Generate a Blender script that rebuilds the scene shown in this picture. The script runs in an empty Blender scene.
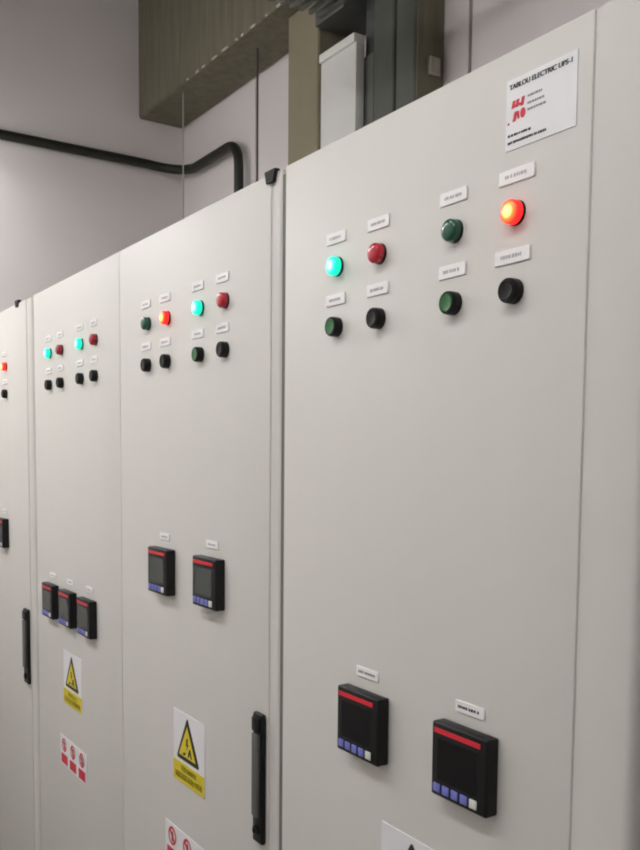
import bpy, bmesh, math, random
from mathutils import Vector, Matrix

random.seed(7)
S = bpy.context.scene
COL = S.collection

# ------------------------------------------------------------------ camera
def make_camera():
    pitch, yaw, roll = -0.07593, 0.986396, 0.009221
    f_px, ppy = 887.56, 522.32
    cy, sy, cp, sp = math.cos(yaw), math.sin(yaw), math.cos(pitch), math.sin(pitch)
    fwd = Vector((-sy * cp, cy * cp, sp))
    right = Vector((cy, sy, 0))
    up = right.cross(fwd)
    r2 = right * math.cos(roll) + up * math.sin(roll)
    u2 = up * math.cos(roll) - right * math.sin(roll)
    cam = bpy.data.cameras.new('camera')
    cam.sensor_fit = 'HORIZONTAL'
    cam.sensor_width = 36.0
    cam.lens = f_px / 640 * 36
    cam.shift_y = (ppy - 425) / 640
    cam.clip_start = 0.02
    o = bpy.data.objects.new('camera', cam)
    COL.objects.link(o)
    m = Matrix((r2, u2, -fwd)).transposed().to_4x4()
    m.translation = Vector((0, -0.76426, 1.63392))
    o.matrix_world = m
    S.camera = o
make_camera()

# ------------------------------------------------------------------ world, exposure, light levels
w = bpy.data.worlds.new('world'); S.world = w
w.use_nodes = True
w.node_tree.nodes['Background'].inputs[0].default_value = (0.9, 0.95, 1.0, 1)
w.node_tree.nodes['Background'].inputs[1].default_value = 0.05
S.view_settings.view_transform = 'Standard'
S.view_settings.look = 'None'
S.view_settings.exposure = 0.0
S.view_settings.gamma = 1.0
S.view_settings.use_curve_mapping = False
TUBE_STRENGTH = 18.0           # emission of the ceiling luminaires' diffusers
TUBE_COLOUR = (1.0, 1.0, 0.995)
LUMINAIRES = [(-3.52, -0.66, 2.84, True, 'unseen white linear lamp added crosswise to brighten the left wall'),  # added out of view, only to brighten the left wall
              (-2.70, -1.15, 2.90, False, 'white linear lamp over the aisle opposite the far end of the two-door cabinet'),
              (-1.30, -1.20, 3.20, False, 'white linear lamp over the aisle opposite the near end of the two-door cabinet'),
              (0.10, -1.20, 3.20, False, 'white linear lamp over the aisle beside the nearest cabinet')]
S.cycles.filter_width = 2.0    # the photograph is soft

# ------------------------------------------------------------------ helpers
def srgb(r, g, b):
    f = lambda c: (c / 255 / 12.92) if c / 255 <= 0.04045 else ((c / 255 + 0.055) / 1.055) ** 2.4
    return (f(r), f(g), f(b), 1)

def mat(name, col, rough=0.5, metal=0.0, spec=0.5, noise=0.0, nscale=8.0, stretch=(1, 1, 1),
        bump=0.0, bscale=300.0, coat=0.0, emit=None, estr=0.0, trans=0.0):
    m = bpy.data.materials.new(name); m.use_nodes = True
    nt = m.node_tree; b = nt.nodes['Principled BSDF']
    b.inputs['Base Color'].default_value = col
    b.inputs['Roughness'].default_value = rough
    b.inputs['Metallic'].default_value = metal
    b.inputs['Specular IOR Level'].default_value = spec
    b.inputs['Coat Weight'].default_value = coat
    b.inputs['Transmission Weight'].default_value = trans
    tc = nt.nodes.new('ShaderNodeTexCoord')
    if noise > 0:
        mp = nt.nodes.new('ShaderNodeMapping'); mp.inputs['Scale'].default_value = stretch
        n = nt.nodes.new('ShaderNodeTexNoise'); n.inputs['Scale'].default_value = nscale
        n.inputs['Detail'].default_value = 5
        mx = nt.nodes.new('ShaderNodeMix'); mx.data_type = 'RGBA'
        lo = tuple(c * (1 - noise) for c in col[:3]) + (1,)
        hi = tuple(min(1, c * (1 + noise)) for c in col[:3]) + (1,)
        mx.inputs[6].default_value = lo; mx.inputs[7].default_value = hi
        nt.links.new(tc.outputs['Object'], mp.inputs[0]); nt.links.new(mp.outputs[0], n.inputs['Vector'])
        nt.links.new(n.outputs[0], mx.inputs[0]); nt.links.new(mx.outputs[2], b.inputs['Base Color'])
    if bump > 0:
        n2 = nt.nodes.new('ShaderNodeTexNoise'); n2.inputs['Scale'].default_value = bscale
        n2.inputs['Detail'].default_value = 2
        bp = nt.nodes.new('ShaderNodeBump'); bp.inputs['Strength'].default_value = bump
        bp.inputs['Distance'].default_value = 0.002
        nt.links.new(tc.outputs['Object'], n2.inputs['Vector']); nt.links.new(n2.outputs[0], bp.inputs['Height'])
        nt.links.new(bp.outputs[0], b.inputs['Normal'])
    if emit:
        b.inputs['Emission Color'].default_value = emit
        b.inputs['Emission Strength'].default_value = estr
    return m

def lamp_mat(name, core, mid, rim, strength):
    """a lit lens: the LED in its middle shows brighter than its rim (radius in the lens's own coordinates)"""
    m = bpy.data.materials.new(name); m.use_nodes = True
    nt = m.node_tree; b = nt.nodes['Principled BSDF']
    b.inputs['Base Color'].default_value = rim
    b.inputs['Roughness'].default_value = 0.3
    tc = nt.nodes.new('ShaderNodeTexCoord')
    mp = nt.nodes.new('ShaderNodeMapping'); mp.inputs['Scale'].default_value = (1, 0, 1)
    ln = nt.nodes.new('ShaderNodeVectorMath'); ln.operation = 'LENGTH'
    mr = nt.nodes.new('ShaderNodeMapRange'); mr.inputs['From Max'].default_value = 0.0145
    cr = nt.nodes.new('ShaderNodeValToRGB')
    e = cr.color_ramp.elements
    e[0].position = 0.22; e[0].color = core
    e[1].position = 0.62; e[1].color = mid
    x = e.new(0.95); x.color = rim
    nt.links.new(tc.outputs['Object'], mp.inputs[0]); nt.links.new(mp.outputs[0], ln.inputs[0])
    nt.links.new(ln.outputs['Value'], mr.inputs['Value']); nt.links.new(mr.outputs[0], cr.inputs[0])
    nt.links.new(cr.outputs[0], b.inputs['Emission Color'])
    b.inputs['Emission Strength'].default_value = strength
    return m

def new_obj(name, me, parent=None, loc=None):
    o = bpy.data.objects.new(name, me)
    COL.objects.link(o)
    if parent is not None: o.parent = parent
    if loc is not None: o.location = loc
    return o

def tag(o, label=None, cat=None, group=None, kind=None):
    if label: o['label'] = label
    if cat: o['category'] = cat
    if group: o['group'] = group
    if kind: o['kind'] = kind
    return o

def empty(name, loc=(0, 0, 0)):
    o = bpy.data.objects.new(name, None); COL.objects.link(o); o.location = loc
    o.empty_display_size = 0.1
    return o

def mesh_of(bm, name, m, smooth=None):
    bmesh.ops.recalc_face_normals(bm, faces=bm.faces)
    me = bpy.data.meshes.new(name); bm.to_mesh(me); bm.free()
    for x in (m if isinstance(m, (list, tuple)) else [m]): me.materials.append(x)
    if smooth is not None:
        for p in me.polygons: p.use_smooth = True
        if hasattr(me, 'set_sharp_from_angle'): me.set_sharp_from_angle(angle=math.radians(smooth))
    return me

def bm_box(bm, x0, x1, y0, y1, z0, z1, bev=0.0, seg=2, upright=False):
    r = bmesh.ops.create_cube(bm, size=1)
    vs = r['verts']
    for v in vs:
        v.co.x = x0 + (v.co.x + .5) * (x1 - x0)
        v.co.y = y0 + (v.co.y + .5) * (y1 - y0)
        v.co.z = z0 + (v.co.z + .5) * (z1 - z0)
    if bev > 0:
        es = list({e for v in vs for e in v.link_edges})
        if upright: es = [e for e in es if abs(e.verts[0].co.z - e.verts[1].co.z) > .5 * (z1 - z0)]
        bmesh.ops.bevel(bm, geom=es, offset=bev, segments=seg, profile=.5, affect='EDGES', clamp_overlap=True)

def box(name, x0, x1, y0, y1, z0, z1, m, parent=None, bev=0.0, seg=2, origin=None, upright=False):
    bm = bmesh.new()
    o = origin or ((x0 + x1) / 2, (y0 + y1) / 2, (z0 + z1) / 2)
    bm_box(bm, x0 - o[0], x1 - o[0], y0 - o[1], y1 - o[1], z0 - o[2], z1 - o[2], bev, seg, upright)
    return new_obj(name, mesh_of(bm, name, m, 40 if bev else None), parent, o)

def bm_lathe(bm, prof, n=28, cx=0, cz=0):
    """rings about the -y axis: prof = [(radius, height out of the panel)], closed by a fan at the end"""
    rings = []
    for r, h in prof:
        if r < 1e-6:
            rings.append([bm.verts.new((cx, -h, cz))])
        else:
            rings.append([bm.verts.new((cx + r * math.cos(2 * math.pi * k / n), -h, cz + r * math.sin(2 * math.pi * k / n))) for k in range(n)])
    for a, b in zip(rings, rings[1:]):
        for k in range(n):
            k2 = (k + 1) % n
            if len(b) == 1: bm.faces.new((a[k], a[k2], b[0]))
            elif len(a) == 1: bm.faces.new((a[0], b[k2], b[k]))
            else: bm.faces.new((a[k], a[k2], b[k2], b[k]))

def bm_poly(bm, pts, y, depth):
    """a flat outline (x, z) with a thickness, front at y - depth"""
    a = [bm.verts.new((x, y, z)) for x, z in pts]
    b = [bm.verts.new((x, y - depth, z)) for x, z in pts]
    n = len(pts)
    bm.faces.new(a); bm.faces.new(list(reversed(b)))
    for k in range(n): bm.faces.new((a[k], a[(k + 1) % n], b[(k + 1) % n], b[k]))

def tube(name, pts, r, m, parent=None, n=14):
    pts = [Vector(p) for p in pts]
    bm = bmesh.new(); rings = []
    prev = None
    for i, p in enumerate(pts):
        t = ((pts[min(i + 1, len(pts) - 1)] - pts[max(i - 1, 0)])).normalized()
        if prev is None:
            ref = Vector((0, 0, 1)) if abs(t.z) < .9 else Vector((1, 0, 0))
            u = t.cross(ref).normalized()
        else:
            u = (prev - t * prev.dot(t)).normalized()
        prev = u; v = t.cross(u)
        rings.append([bm.verts.new(p + (u * math.cos(2 * math.pi * k / n) + v * math.sin(2 * math.pi * k / n)) * r) for k in range(n)])
    for a, b in zip(rings, rings[1:]):
        for k in range(n): bm.faces.new((a[k], a[(k + 1) % n], b[(k + 1) % n], b[k]))
    bm.faces.new(rings[0]); bm.faces.new(list(reversed(rings[-1])))
    return new_obj(name, mesh_of(bm, name, m, 50), parent)

def arc(c, p0, p1, n=8):
    """quarter bend from p0 to p1 about the corner c"""
    c, p0, p1 = Vector(c), Vector(p0), Vector(p1)
    return [tuple((1 - t) ** 2 * p0 + 2 * t * (1 - t) * c + t * t * p1) for t in (k / n for k in range(n + 1))]

def text_mesh(name, body, size, m, parent, loc, shear=0.0, bold=0.0, width=None, align='LEFT'):
    c = bpy.data.curves.new(name, 'FONT')
    c.body = body; c.size = size; c.shear = shear; c.offset = bold; c.align_x = align; c.align_y = 'CENTER'
    t = bpy.data.objects.new(name + '_tmp', c); COL.objects.link(t)
    dg = bpy.context.evaluated_depsgraph_get()
    me = bpy.data.meshes.new_from_object(t.evaluated_get(dg))
    bpy.data.objects.remove(t)
    xs = [v.co.x for v in me.vertices]
    k = (width / (max(xs) - min(xs))) if width else 1
    for v in me.vertices: v.co = Vector((v.co.x * k, -v.co.z, v.co.y))
    me.materials.clear(); me.materials.append(m)
    o = new_obj(name, me, parent, loc)
    return o

# ------------------------------------------------------------------ materials
M = {}
M['panel'] = mat('cabinet_paint', srgb(219, 217, 211), .5, noise=.025, nscale=1.6, stretch=(5, 1, .35), bump=.05, bscale=420, spec=.3)
M['side'] = mat('cabinet_side_paint', srgb(64, 65, 66), .6)
M['gap_shade'] = mat('gap_shade_strip', srgb(120, 119, 112), .8)  # dark tone stands for the shade in the gaps between cabinets
M['plinth'] = mat('plinth_paint', srgb(52, 54, 56), .6)
M['black'] = mat('black_plastic', srgb(22, 23, 24), .38, spec=.3, bump=.04, bscale=900)
M['black_soft'] = mat('black_rubber', srgb(18, 18, 17), .7)
M['button_black'] = mat('button_black', srgb(17, 17, 17), .4, spec=.25)
M['button_green'] = mat('button_green', srgb(34, 108, 52), .3)
M['lens_red'] = mat('lens_red', srgb(196, 24, 46), .22, coat=.3)
M['lens_dark_red'] = mat('lens_dark_red', srgb(168, 20, 46), .25, coat=.3)
M['lens_green'] = mat('lens_green', srgb(8, 86, 64), .22, coat=.3)
M['lit_red'] = lamp_mat('lit_red', (1, .78, .22, 1), (1, .16, .03, 1), (.62, .006, .008, 1), 2.3)
M['lit_green'] = lamp_mat('lit_green', (.55, 1, .86, 1), (.04, .88, .62, 1), (0, .42, .27, 1), 1.9)
M['white'] = mat('white_label', srgb(252, 251, 250), .5)
M['sticker'] = mat('white_sticker', srgb(238, 238, 240), .45)
M['ink'] = mat('black_ink', srgb(48, 48, 50), .6)
M['grey_ink'] = mat('grey_ink', srgb(150, 150, 152), .6)
M['pale_ink'] = mat('pale_ink', srgb(188, 188, 190), .6)
M['red_ink'] = mat('red_ink', srgb(214, 38, 58), .5)
M['yellow'] = mat('yellow_ink', srgb(226, 206, 42), .5)
M['sign_black'] = mat('sign_black', srgb(38, 36, 26), .5)
M['yellow_dark'] = mat('yellow_lettering', srgb(128, 112, 18), .5)
M['meter_red'] = mat('meter_red', srgb(230, 40, 56), .35)
M['screen'] = mat('meter_screen', srgb(12, 13, 14), .15, spec=.25)
M['screen_grey'] = mat('meter_screen_grey', srgb(74, 79, 75), .25, spec=.3)
M['key_blue'] = mat('key_blue', srgb(122, 128, 208), .35)
M['key_white'] = mat('key_white', srgb(228, 230, 226), .35)
M['grip'] = mat('handle_grip', srgb(92, 92, 90), .45)
M['wall'] = mat('wall_paint', srgb(227, 221, 220), .85, noise=.03, nscale=3, bump=.12, bscale=160)
M['joint'] = mat('joint_dark', srgb(60, 58, 58), .9)
M['ceiling'] = mat('ceiling_paint', srgb(128, 125, 116), .9)
M['floor'] = mat('floor_paint', srgb(150, 148, 142), .5, noise=.08, nscale=4)
M['concrete'] = mat('concrete', srgb(114, 110, 92), .9, noise=.42, nscale=5.0, stretch=(6, 6, .8), bump=.5, bscale=40)
M['concrete_pale'] = mat('concrete_pale', srgb(206, 202, 184), .9)
M['column'] = mat('column_concrete', srgb(140, 132, 110), .9, noise=.1, nscale=4, stretch=(3, 3, 1), bump=.3, bscale=60)
M['galv'] = mat('galvanised', srgb(98, 101, 95), .5, metal=.3, noise=.12, nscale=3, stretch=(5, 5, .5))
M['galv_pale'] = mat('galvanised_pale', srgb(124, 126, 121), .5, metal=.3, noise=.1, nscale=4)
M['galv_dark'] = mat('galvanised_dark', srgb(88, 89, 87), .55, metal=.3, noise=.1, nscale=4)
M['pale_sheet'] = mat('pale_sheet', srgb(226, 226, 222), .5)
M['pipe'] = mat('pipe_black', srgb(26, 28, 22), .45)
M['rod_pale'] = mat('rod_zinc', srgb(170, 166, 156), .5, metal=.3)
M['rod_dark'] = mat('rod_dark', srgb(78, 72, 72), .6)
M['housing'] = mat('luminaire_housing', srgb(225, 225, 225), .5)
M['diffuser'] = mat('luminaire_diffuser', (.9, .9, .9, 1), .5, emit=TUBE_COLOUR + (1,), estr=TUBE_STRENGTH)

# ------------------------------------------------------------------ the room
XL, XR, YF, YB, ZC = -3.75, 2.2, -1.95, 0.964, 3.75
tag(box('floor', XL - .1, XR + .1, YF - .1, YB + .12, -.1, 0, M['floor']), kind='structure')
tag(box('ceiling', XL - .1, XR + .1, YF - .1, YB + .12, ZC, ZC + .1, M['ceiling']), kind='structure')
tag(box('wall_left', XL - .1, XL, YF - .1, YB + .12, 0, ZC, M['wall']), kind='structure')
tag(box('wall_right', XR, XR + .1, YF - .1, YB + .12, 0, ZC, M['wall']), kind='structure')
tag(box('wall_front', XL, XR, YF - .1, YF, 0, ZC, M['wall']), kind='structure')
wb = tag(box('wall_back', XL, XR, YB + .012, YB + .12, 0, ZC, M['joint']), kind='structure')
xs = [XL, -3.085, -1.889, -0.69, 0.51, 1.71, XR]
for a, b in zip(xs, xs[1:]):
    g0 = 0 if a == XL else .006
    p = box('wall_panel', a + g0, b - (0 if b == XR else .006), YB, YB + .014, 0, ZC, M['wall'], bev=.002, seg=1)
    p.parent = wb; p.matrix_parent_inverse = wb.matrix_world.inverted()
    p.location = p.location - wb.location; p.matrix_parent_inverse = Matrix()

# concrete downstand beam under the ceiling, along the back wall
beam = tag(box('concrete_beam', XL, XR, .754, YB - .001, 3.076, ZC, M['concrete'], bev=.008, seg=1), kind='structure')
bm = bmesh.new()
for k in range(16):
    x = -3.25 + .075 * k + random.uniform(-.02, .02)
    r = bmesh.ops.create_icosphere(bm, subdivisions=1, radius=1)
    sx, sy, sz = random.uniform(.008, .03), random.uniform(.003, .006), random.uniform(.003, .007)
    for v in r['verts']:
        v.co = Vector((x + v.co.x * sx, .757 + v.co.y * sy, 3.079 + v.co.z * sz)) - beam.location
new_obj('mortar_residue', mesh_of(bm, 'mortar_residue', M['concrete_pale'], 60), beam)['kind'] = 'stuff'
tag(box('concrete_column', -2.615, -2.428, .82, .963, 0, 3.076, M['column'], bev=.006, seg=1), kind='structure')

# ------------------------------------------------------------------ cabinets
def cabinet(loc_x0, loc_x1, doors, post, label, filler=None):
    root = empty('electrical_cabinet', ((loc_x0 + loc_x1) / 2, .25, 0))
    tag(root, label, 'cabinet')
    ox = root.location
    def part(name, x0, x1, y0, y1, z0, z1, m, bev=0, seg=2, upright=False):
        o = box(name, x0, x1, y0, y1, z0, z1, m, bev=bev, seg=seg, upright=upright)
        o.parent = root; o.location = o.location - ox
        return o
    part('cabinet_body', loc_x0 + .004, loc_x1 - .004, .022, .5, .1, 2.098, M['panel'], .004)
    part('plinth', loc_x0 + .006, loc_x1 - .006, .02, .49, 0, .1, M['plinth'])
    for x0, x1 in doors:
        part('door', x0, x1, 0, .021, .11, 2.1, M['panel'], .003)
    part('frame_post', post[0] - .014, post[1], .003, .03, .1, 2.0995, M['panel'], post[2], 4, True)
    if filler: part('gap_shade_strip', filler[0], filler[1], filler[2], .06, .1, 2.09, M['gap_shade'])  # added strip, gap shade put into its colour
    return root

cabA = cabinet(-3.58, -2.745, [(-3.575, -2.797)], (-2.795, -2.747, .012),
               'pale grey cabinet at far end, cut by photo edge, one lit red lamp showing',
               (-2.746, -2.719, .010))
cabB = cabinet(-2.717, -1.279, [(-2.715, -2.0115), (-2.0095, -1.3130)], (-1.3115, -1.2795, .010),
               'pale grey two-door cabinet in the middle with five meters and two yellow warning signs',
               (-1.279, -1.268, .003))
cabC = cabinet(-1.2675, -.569, [(-1.2665, -.6460)], (-.6445, -.5695, .011),
               'nearest pale grey cabinet, with a white printed nameplate high on its door')

def attach(o, root):
    o.parent = root; o.location = Vector(o.location) - root.location
    return o

# black caps at the top of two cabinets' right edges
def corner_cap(root, x0, x1, z0, z1):
    bm = bmesh.new(); cx, cz = (x0 + x1) / 2, (z0 + z1) / 2
    w, h = (x1 - x0) / 2, (z1 - z0) / 2
    bm_poly(bm, [(-w, h), (-w * .7, -h), (w * .55, -h), (w, h)], .006, .010)
    o = new_obj('corner_cap', mesh_of(bm, 'corner_cap', M['black_soft']), None, (cx, 0, cz))
    o['label'] = 'small black plug on the top edge'
    attach(o, root)
corner_cap(cabB, -1.328, -1.294, 2.084, 2.104)
corner_cap(cabA, -2.908, -2.868, 2.088, 2.108)

# swing handles
def swing_handle(root, x, z0, z1, w=.034):
    h = (z1 - z0) / 2; cz = (z0 + z1) / 2
    bm = bmesh.new(); bm_box(bm, -w / 2, w / 2, -.010, 0, -h, h, .004, 3)
    base = new_obj('swing_handle', mesh_of(bm, 'swing_handle', M['black'], 40), None, (x, 0, cz))
    base['label'] = 'black swing handle with a grey grip'
    bm = bmesh.new(); bm_box(bm, -w * .3, w * .34, -.0165, -.009, -h * .58, h * .70, .003, 2)
    new_obj('grip', mesh_of(bm, 'grip', M['grip'], 40), base)
    bm = bmesh.new(); bm_box(bm, -w * .36, w * .36, -.0155, -.009, h * .72, h * .95, .003, 2)
    new_obj('grip_end', mesh_of(bm, 'grip_end', M['black'], 40), base)
    bm = bmesh.new(); bm_lathe(bm, [(.0095, .009), (.0095, .014), (.008, .015), (.004, .015), (.0035, .013), (0, .013)], 20, 0, -h * .80)
    new_obj('lock_barrel', mesh_of(bm, 'lock_barrel', M['black'], 40), base)
    attach(base, root)
swing_handle(cabB, -1.335, .945, 1.180)
swing_handle(cabA, -2.824, .902, 1.140, .050)

# pilot lamps and push buttons: bezel with a lens or a cap
_mesh = {}
def lens_mesh(kind):
    if kind in _mesh: return _mesh[kind]
    bm = bmesh.new()
    if kind in ('black', 'green_button'):
        bm_lathe(bm, [(.0112, .006), (.0112, .0140), (.0104, .0150), (.0085, .0146), (0, .0142)])
    else:
        bm_lathe(bm, [(.0138, .0025), (.0138, .0108), (.0130, .0130), (.0107, .0145), (.0065, .0154), (0, .0158)])
    m = {'black': 'button_black', 'green_button': 'button_green', 'red': 'lens_red', 'dark_red': 'lens_dark_red',
         'green': 'lens_green', 'lit_red': 'lit_red', 'lit_green': 'lit_green'}[kind]
    _mesh[kind] = mesh_of(bm, 'lens_' + kind, M[m], 40)
    return _mesh[kind]
def bezel_mesh(kind):
    k = 'bezel_b' if kind in ('black', 'green_button') else 'bezel_l'
    if k not in _mesh:
        bm = bmesh.new()
        if k == 'bezel_b':
            bm_lathe(bm, [(.0146, 0), (.0146, .008), (.0142, .0125), (.0132, .0140), (.0116, .0140), (.0116, .007), (0, .007)])
        else:
            bm_lathe(bm, [(.0144, 0), (.0144, .003), (.0139, .0036), (.0132, .0036), (0, .0036)])
        _mesh[k] = mesh_of(bm, k, M['button_black'], 40)
    return _mesh[k]
WORDS = {'black': ('push_button', 'black push button'), 'green_button': ('push_button', 'dark green push button in a black ring'),
         'red': ('pilot_lamp', 'unlit red pilot lamp'), 'dark_red': ('pilot_lamp', 'unlit red pilot lamp'),
         'green': ('pilot_lamp', 'unlit dark green pilot lamp'), 'lit_red': ('pilot_lamp', 'lit glowing red pilot lamp'),
         'lit_green': ('pilot_lamp', 'lit glowing green pilot lamp')}
def button(root, x, z, kind):
    nm, lb = WORDS[kind]
    b = new_obj(nm, bezel_mesh(kind), None, (x, 0, z)); b['label'] = lb
    new_obj('cap' if nm == 'push_button' else 'lens', lens_mesh(kind), b)
    attach(b, root)

def smudge(bm, w, z, h, y, x0=0, gap=.0012):
    """a line of illegible small print: dashes of uneven width"""
    x = x0
    while x < x0 + w - .001:
        d = min(random.uniform(.0016, .0045), x0 + w - x)
        bm_box(bm, x, x + d, y - .0002, y + .0003, z - h / 2 * random.uniform(.75, 1), z + h / 2 * random.uniform(.75, 1))
        x += d + (gap if random.random() < .8 else gap * 2.2)

def tag_plate(root, x, z, w=.050, h=.0165, ink='pale_ink', iw=.62, name='label_plate'):
    p = box(name, x - w / 2, x + w / 2, -.0022, 0, z - h / 2, z + h / 2, M['white'], bev=.0007, seg=1)
    bm = bmesh.new(); smudge(bm, w * iw, 0, h * .26, -.0014, -w * iw / 2)
    l = new_obj('lettering', mesh_of(bm, 'lettering', M[ink]), p); l['kind'] = 'stuff'
    attach(p, root)

ZA, ZB, ZLA, ZLB = 1.914, 1.825, 1.957, 1.866
ROWS = [
    (cabC, [-1.113, -1.009, -.854, -.7505], ['lit_green', 'red', 'green', 'lit_red'], ['green_button', 'black', 'green_button', 'black'], -.004),
    (cabB, [-1.8375, -1.7345, -1.5785, -1.4745], ['green', 'lit_red', 'lit_green', 'red'], ['black', 'black', 'green_button', 'black'], -.012),
    (cabB, [-2.553, -2.446, -2.280, -2.173], ['lit_green', 'dark_red', 'lit_green', 'dark_red'], ['black', 'black', 'black', 'black'], -.012),
    (cabA, [-3.040], ['lit_red'], ['black'], -.012),
]
for root, xs_, top, low, dx in ROWS:
    for i, x in enumerate(xs_):
        button(root, x, ZA, top[i]); button(root, x, ZB, low[i])
        wide = .056 if (root is cabC and i == 3) else .050
        tag_plate(root, x + dx + (.004 if wide > .05 else 0), ZLA, w=wide, ink='pale_ink')
        tag_plate(root, x + dx, ZLB, w=wide, ink='pale_ink')

# panel meters
def meter(root, x, z, screen):
    H = .0485
    bm = bmesh.new()
    bm_box(bm, -H - .002, H + .002, -.0205, 0, -H, H, .003, 3)
    case = new_obj('panel_meter', mesh_of(bm, 'panel_meter', M['black'], 40), None, (x, 0, z))
    case['label'] = 'black square panel meter with a red top bar'
    bm = bmesh.new(); bm_box(bm, -.0440, .0395, -.0222, -.0195, .0352, .0412)
    new_obj('red_bar', mesh_of(bm, 'red_bar', M['meter_red']), case)
    bm = bmesh.new(); bm_box(bm, -.039, .034, -.0207, -.0195, -.026, .028)
    new_obj('screen', mesh_of(bm, 'screen', M[screen]), case)
    for k in range(5):
        bm = bmesh.new()
        cx = -.0385 + .0168 * k
        bm_box(bm, cx - .0064, cx + .0064, -.0222, -.0195, -.0430, -.0312, .0015, 2)
        kk = new_obj('key', mesh_of(bm, 'key', M['key_white' if k == 4 else 'key_blue'], 40), case)
        if k == 4: kk['label'] = 'white key'
    attach(case, root)
for x, z, lx in [(-1.023, 1.243, -1.0245), (-.807, 1.245, -.808)]:
    meter(cabC, x, z, 'screen'); tag_plate(cabC, lx, 1.316, .053, .0150, 'grey_ink' if x < -1 else 'ink', .78)
for x, z in [(-1.750, 1.385), (-1.526, 1.388)]:
    meter(cabB, x, z, 'screen_grey'); tag_plate(cabB, x - .002, z + .072, .050, .015, 'pale_ink')
for x in (-2.550, -2.392, -2.234):
    meter(cabB, x, 1.207, 'screen_grey'); tag_plate(cabB, x - .002, 1.207 + .072, .050, .015, 'pale_ink')
meter(cabA, -3.089, 1.362, 'screen'); tag_plate(cabA, -3.089, 1.434, .050, .015, 'pale_ink')

# printed nameplate on the nearest door
def nameplate(root):
    x0, x1, z0, z1 = -.770, -.666, 1.987, 2.066
    p = box('nameplate', x0, x1, -.0012, 0, z0, z1, M['sticker'])
    p['label'] = 'white printed nameplate with a red logo'
    y = -.0009
    t = text_mesh('lettering', 'TABLOU ELECTRIC UPS-1', .008, M['ink'], p, (-.0475, y, .0305), bold=.0001, width=.092)
    bmt = bmesh.new(); bmt.from_mesh(t.data)
    for k in (1, 2):
        g = bmesh.ops.duplicate(bmt, geom=[f for f in bmt.faces if k == 1 or f.index >= 0][:len(t.data.polygons)])
        for v in g['geom']:
            if isinstance(v, bmesh.types.BMVert): v.co.x += .00042 * k; v.co.y -= .00002 * k
    bmt.to_mesh(t.data); bmt.free()
    # the red mark: three slanted strokes over two, and a dot
    bm = bmesh.new()
    def slant(x, z, w, h, s, lift=.0005):
        bm_poly(bm, [(x - s, z - h / 2), (x - s + w, z - h / 2), (x + w, z + h / 2), (x, z + h / 2)], y + .0004, lift)
    for x in (-.0415, -.0355, -.0275): slant(x, .0105, .0046, .0095 if x > -.03 else .0082, .002)
    slant(-.0405, .0085, .0150, .0028, .0005, .0006)
    slant(-.0385, -.0035, .0050, .0105, .0028)
    slant(-.0345, -.0030, .0030, .0085, -.001)
    # round stroke of the second row
    ring = [(math.cos(a * math.pi / 8), math.sin(a * math.pi / 8)) for a in range(16)]
    bm_poly(bm, [(-.0255 + c * .0040, -.0025 + s * .0055) for c, s in ring], y + .0004, .0005)
    bm_poly(bm, [(-.0475 + c * .0014, -.0095 + s * .0014) for c, s in ring], y + .0004, .0005)
    new_obj('logo', mesh_of(bm, 'logo', M['red_ink']), p)
    bm = bmesh.new()
    for z, w in ((.0135, .021), (.0055, .025), (-.0015, .027)): smudge(bm, w, z, .0026, y, -.0185)
    o = new_obj('small_print', mesh_of(bm, 'small_print', M['grey_ink']), p); o['kind'] = 'stuff'
    bm = bmesh.new()
    smudge(bm, .035, -.0235, .0028, y, -.0480, .0007); smudge(bm, .058, -.0315, .0030, y, -.0480, .0007)
    o = new_obj('small_print', mesh_of(bm, 'small_print', M['ink']), p); o['kind'] = 'stuff'
    attach(p, root)
nameplate(cabC)

# yellow triangle warning signs
def warning_sign(root, cx, cz, w=.148, h=.150):
    p = box('warning_sign', cx - w / 2, cx + w / 2, -.0012, 0, cz - h / 2, cz + h / 2, M['sticker'])
    p['label'] = 'white warning sign with a yellow triangle over a yellow band'
    y = -.0007
    def poly(name, pts, m, lift, par=p):
        bm = bmesh.new(); bm_poly(bm, [(a * w, b * h) for a, b in pts], y, lift)
        return new_obj(name, mesh_of(bm, name, M[m]), par)
    poly('triangle', [(-.02, .44), (.33, -.13), (.31, -.165), (-.35, -.165), (-.37, -.13), (-.05, .44)], 'sign_black', .0006)
    poly('triangle_field', [(-.035, .34), (.235, -.105), (-.305, -.105)], 'yellow', .0009)
    # lightning-struck figure: bolt and a bent body
    bm = bmesh.new()
    bm_poly(bm, [(a * w, b * h) for a, b in [(-.05, .17), (.0, .17), (-.025, .095), (.015, .095), (-.06, -.01), (-.035, .065), (-.075, .065)]], y, .0011)
    bm_poly(bm, [(a * w, b * h) for a, b in [(.03, .03), (.07, .05), (.13, -.085), (.09, -.085), (.05, -.03), (.02, -.085), (-.02, -.085)]], y, .0011)
    bm_poly(bm, [(a * w, b * h) for a, b in [(-.19, -.085), (-.10, -.085), (-.07, -.035), (-.15, -.05)]], y, .0011)
    new_obj('pictogram', mesh_of(bm, 'pictogram', M['sign_black']), p)
    poly('yellow_band', [(-.5, -.215), (.5, -.215), (.5, -.5), (-.5, -.5)], 'yellow', .0006)
    bm = bmesh.new()
    smudge(bm, w * .46, -.292 * h, .013, y - .0004, -w * .22, .002)
    smudge(bm, w * .86, -.405 * h, .015, y - .0004, -w * .43, .002)
    o = new_obj('lettering', mesh_of(bm, 'lettering', M['yellow_dark']), p); o['kind'] = 'stuff'
    attach(p, root)
warning_sign(cabB, -1.636, 1.022)
warning_sign(cabB, -2.386, 1.004, .156, .150)
warning_sign(cabC, -.911, 1.034, .148, .150)

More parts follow.
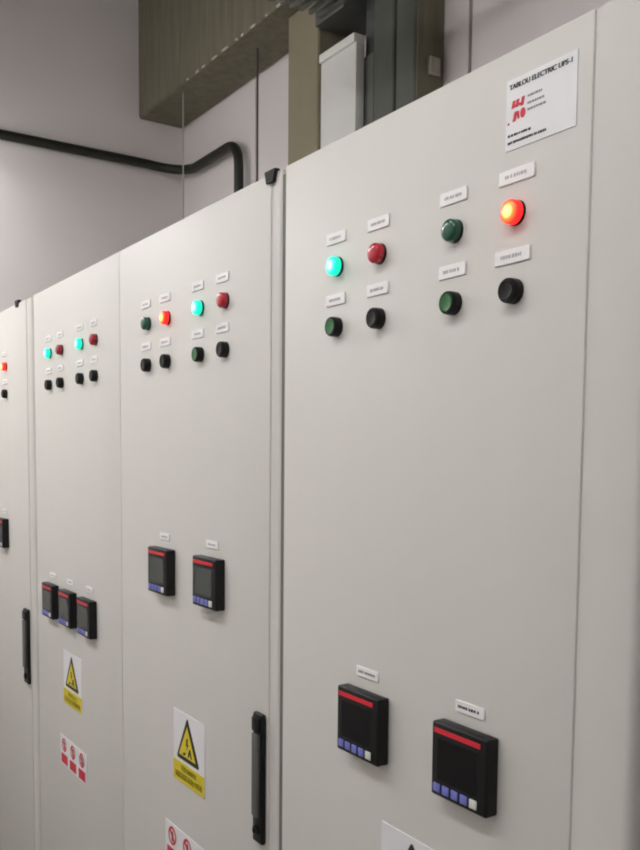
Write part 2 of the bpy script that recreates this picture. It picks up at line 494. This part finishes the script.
# prohibition signs: three pictures over red panels
def prohibition_sign(root, x0, x1, z0, z1):
    cx, cz, w, h = (x0 + x1) / 2, (z0 + z1) / 2, x1 - x0, z1 - z0
    p = box('prohibition_sign', x0, x1, -.0012, 0, z0, z1, M['sticker'])
    p['label'] = 'white sign with three red prohibition pictures'
    y = -.0007; pw = w / 3
    for k in range(3):
        c = -w / 2 + pw * (k + .5)
        R_, r_ = min(pw * .36, h * .23), min(pw * .36, h * .23) * .72
        zc = h * .20
        bm = bmesh.new(); n = 24
        for i in range(n):
            a, b = 2 * math.pi * i / n, 2 * math.pi * (i + 1) / n
            bm.faces.new([bm.verts.new((c + rr * math.cos(t), y - .0006, zc + rr * math.sin(t))) for rr, t in ((R_, a), (R_, b), (r_, b), (r_, a))])
        d = r_ * .72; e = R_ * .13
        bm.faces.new([bm.verts.new(q) for q in ((c - d - e, y - .0007, zc + d - e), (c - d + e, y - .0007, zc + d + e), (c + d + e, y - .0007, zc - d + e), (c + d - e, y - .0007, zc - d - e))])
        ring = new_obj('prohibition_ring', mesh_of(bm, 'prohibition_ring', M['red_ink']), p)
        bm = bmesh.new()
        bm_poly(bm, [(c - r_ * .25, zc - r_ * .8), (c + r_ * .3, zc - r_ * .8), (c + r_ * .35, zc + r_ * .2), (c + r_ * .05, zc + r_ * .8), (c - r_ * .3, zc + r_ * .3)], y, .0004)
        new_obj('pictogram', mesh_of(bm, 'pictogram', M['sign_black']), p)
        bm = bmesh.new()
        bm_poly(bm, [(c - pw * .36, -h * .44), (c + pw * .36, -h * .44), (c + pw * .36, -h * .12), (c - pw * .36, -h * .12)], y, .0005)
        new_obj('red_panel', mesh_of(bm, 'red_panel', M['red_ink']), p)
    attach(p, root)
prohibition_sign(cabB, -2.502, -2.275, .742, .827)
prohibition_sign(cabB, -1.755, -1.530, .752, .840)

# ------------------------------------------------------------------ behind the cabinets
# black pipe: along the left wall, round the corner, then down behind the cabinets
pts = [(-3.715, YF + .02, 2.885), (-3.715, -.6, 2.885), (-3.715, .78, 2.883)]
pts += arc((-3.715, .925, 2.872), (-3.715, .78, 2.883), (-3.55, .925, 2.850))
pts += [(-3.40, .925, 2.850), (-3.25, .925, 2.850)]
pts += arc((-3.152, .925, 2.850), (-3.25, .925, 2.850), (-3.152, .925, 2.75))[1:]
pts += [(-3.152, .925, 2.4), (-3.152, .925, .05)]
pipe = tube('conduit_pipe', pts, .0195, M['pipe'])
tag(pipe, 'black pipe along the left wall, bending down behind the middle cabinet', 'pipe')
def clip(loc, ax):
    bm = bmesh.new()
    if ax == 'x': bm_box(bm, -.026, .010, -.008, .008, -.021, .021, .003, 1)
    else: bm_box(bm, -.008, .008, -.010, .035, -.021, .021, .003, 1)
    new_obj('pipe_clip', mesh_of(bm, 'pipe_clip', M['pipe']), pipe, loc)
clip((-3.722, -1.2, 2.885), 'x')

for nm, x, y, m, r, lb in [
        ('threaded_rod', -3.378, .793, 'rod_pale', .0032, 'pale thin rod hanging from the concrete beam near the room corner'),
        ('threaded_rod', -2.868, .848, 'rod_dark', .0036, 'dark thin rod hanging from the concrete beam beside the olive column')]:
    o = tube(nm, [(x, y, .0), (x, y, 1.5), (x, y, 3.0), (x, y, 3.076)], r, M[m], n=8)
    tag(o, lb, 'rod')

def thing_box(root, name, *a, **k):
    o = box(name, *a, **k); attach(o, root); return o

# pale sheet-metal riser
rs = empty('riser_box', (-2.34, .90, 0)); tag(rs, 'white sheet-metal riser with a flat ledge between olive column and grey duct', 'riser')
thing_box(rs, 'casing', -2.4262, -2.236, .828, .860, 0, 2.862, M['pale_sheet'], bev=.003)
thing_box(rs, 'top_ledge', -2.4262, -2.236, .820, .860, 2.862, 2.888, M['pale_sheet'], bev=.003)

# grey duct riser
dr = empty('duct_riser', (-2.13, .92, 0)); tag(dr, 'dark grey galvanised duct rising behind the nearest cabinet, right of the white riser', 'duct')
thing_box(dr, 'flange', -2.259, -2.200, .866, .962, 0, 2.83, M['galv_pale'], bev=.004)
thing_box(dr, 'duct_flange', -2.259, -2.200, .880, .962, 2.831, 3.075, M['galv_dark'], bev=.003)
thing_box(dr, 'duct_panel', -2.194, -2.096, .860, .962, 0, 3.075, M['galv'], bev=.010, seg=3)
thing_box(dr, 'duct_panel', -2.088, -2.000, .860, .962, 0, 3.075, M['galv'], bev=.010, seg=3)
thing_box(dr, 'side_plate', -1.999, -1.994, .866, .962, 0, 3.075, M['concrete'], bev=.001, seg=1)
thing_box(dr, 'branch_duct', -2.420, -2.262, .80, .962, 2.965, 3.075, M['galv_dark'], bev=.004)

jb = empty('junction_box', (-1.985, .92, 2.72)); tag(jb, 'small pale box fixed to the dark side of the grey duct', 'box')
thing_box(jb, 'box_body', -1.9935, -1.980, .900, .940, 2.70, 2.75, M['rod_pale'], bev=.003)
thing_box(jb, 'box_cover', -1.9805, -1.977, .904, .936, 2.704, 2.746, M['rod_pale'], bev=.001, seg=1)

# ribbed cable tray overhead
tr = empty('cable_tray', (-1.3, .52, 2.808)); tag(tr, 'ribbed metal cable tray overhead at the top of the photo', 'cable tray')
for k in range(6):
    y = .449 + k * .0295
    thing_box(tr, 'rib', -2.085, -1.55, y - .0065, y + .0065, 2.808, 2.822, M['galv'], bev=.004)
thing_box(tr, 'side_rail', -2.085, -1.55, .440, .443, 2.808, 2.888, M['galv'])
thing_box(tr, 'side_rail', -2.085, -1.55, .603, .606, 2.808, 2.888, M['galv'])
for x in (-2.0, -1.62):
    o = tube('hanger', [(x, .61, 2.85), (x, .61, 3.2), (x, .61, ZC)], .005, M['rod_pale'], n=8); attach(o, tr)

# ------------------------------------------------------------------ luminaires over the aisle, and the lamp added to brighten the left wall
for x, y, z, across, lamp_label in LUMINAIRES:
    L = empty('ceiling_luminaire', (x, y, z))
    tag(L, lamp_label, 'lamp', 'lamps over the aisle')
    def lamp_box(name, l, w, z0, z1, m, bev, seg):
        o = box(name, -l if not across else -w, l if not across else w, -w if not across else -l, w if not across else l, z0, z1, m, bev=bev, seg=seg)
        o.parent = L
    lamp_box('housing', .62, .085, 0, .06, M['housing'], .004, 2)
    lamp_box('diffuser', .60, .075, -.045, 0, M['diffuser'], .015, 3)
    for d in (-.5, .5):
        px, py = (0, d) if across else (d, 0)
        tube('hanger', [(px, py, .05), (px, py, .3), (px, py, ZC - z)], .004, M['rod_pale'], L, n=8)
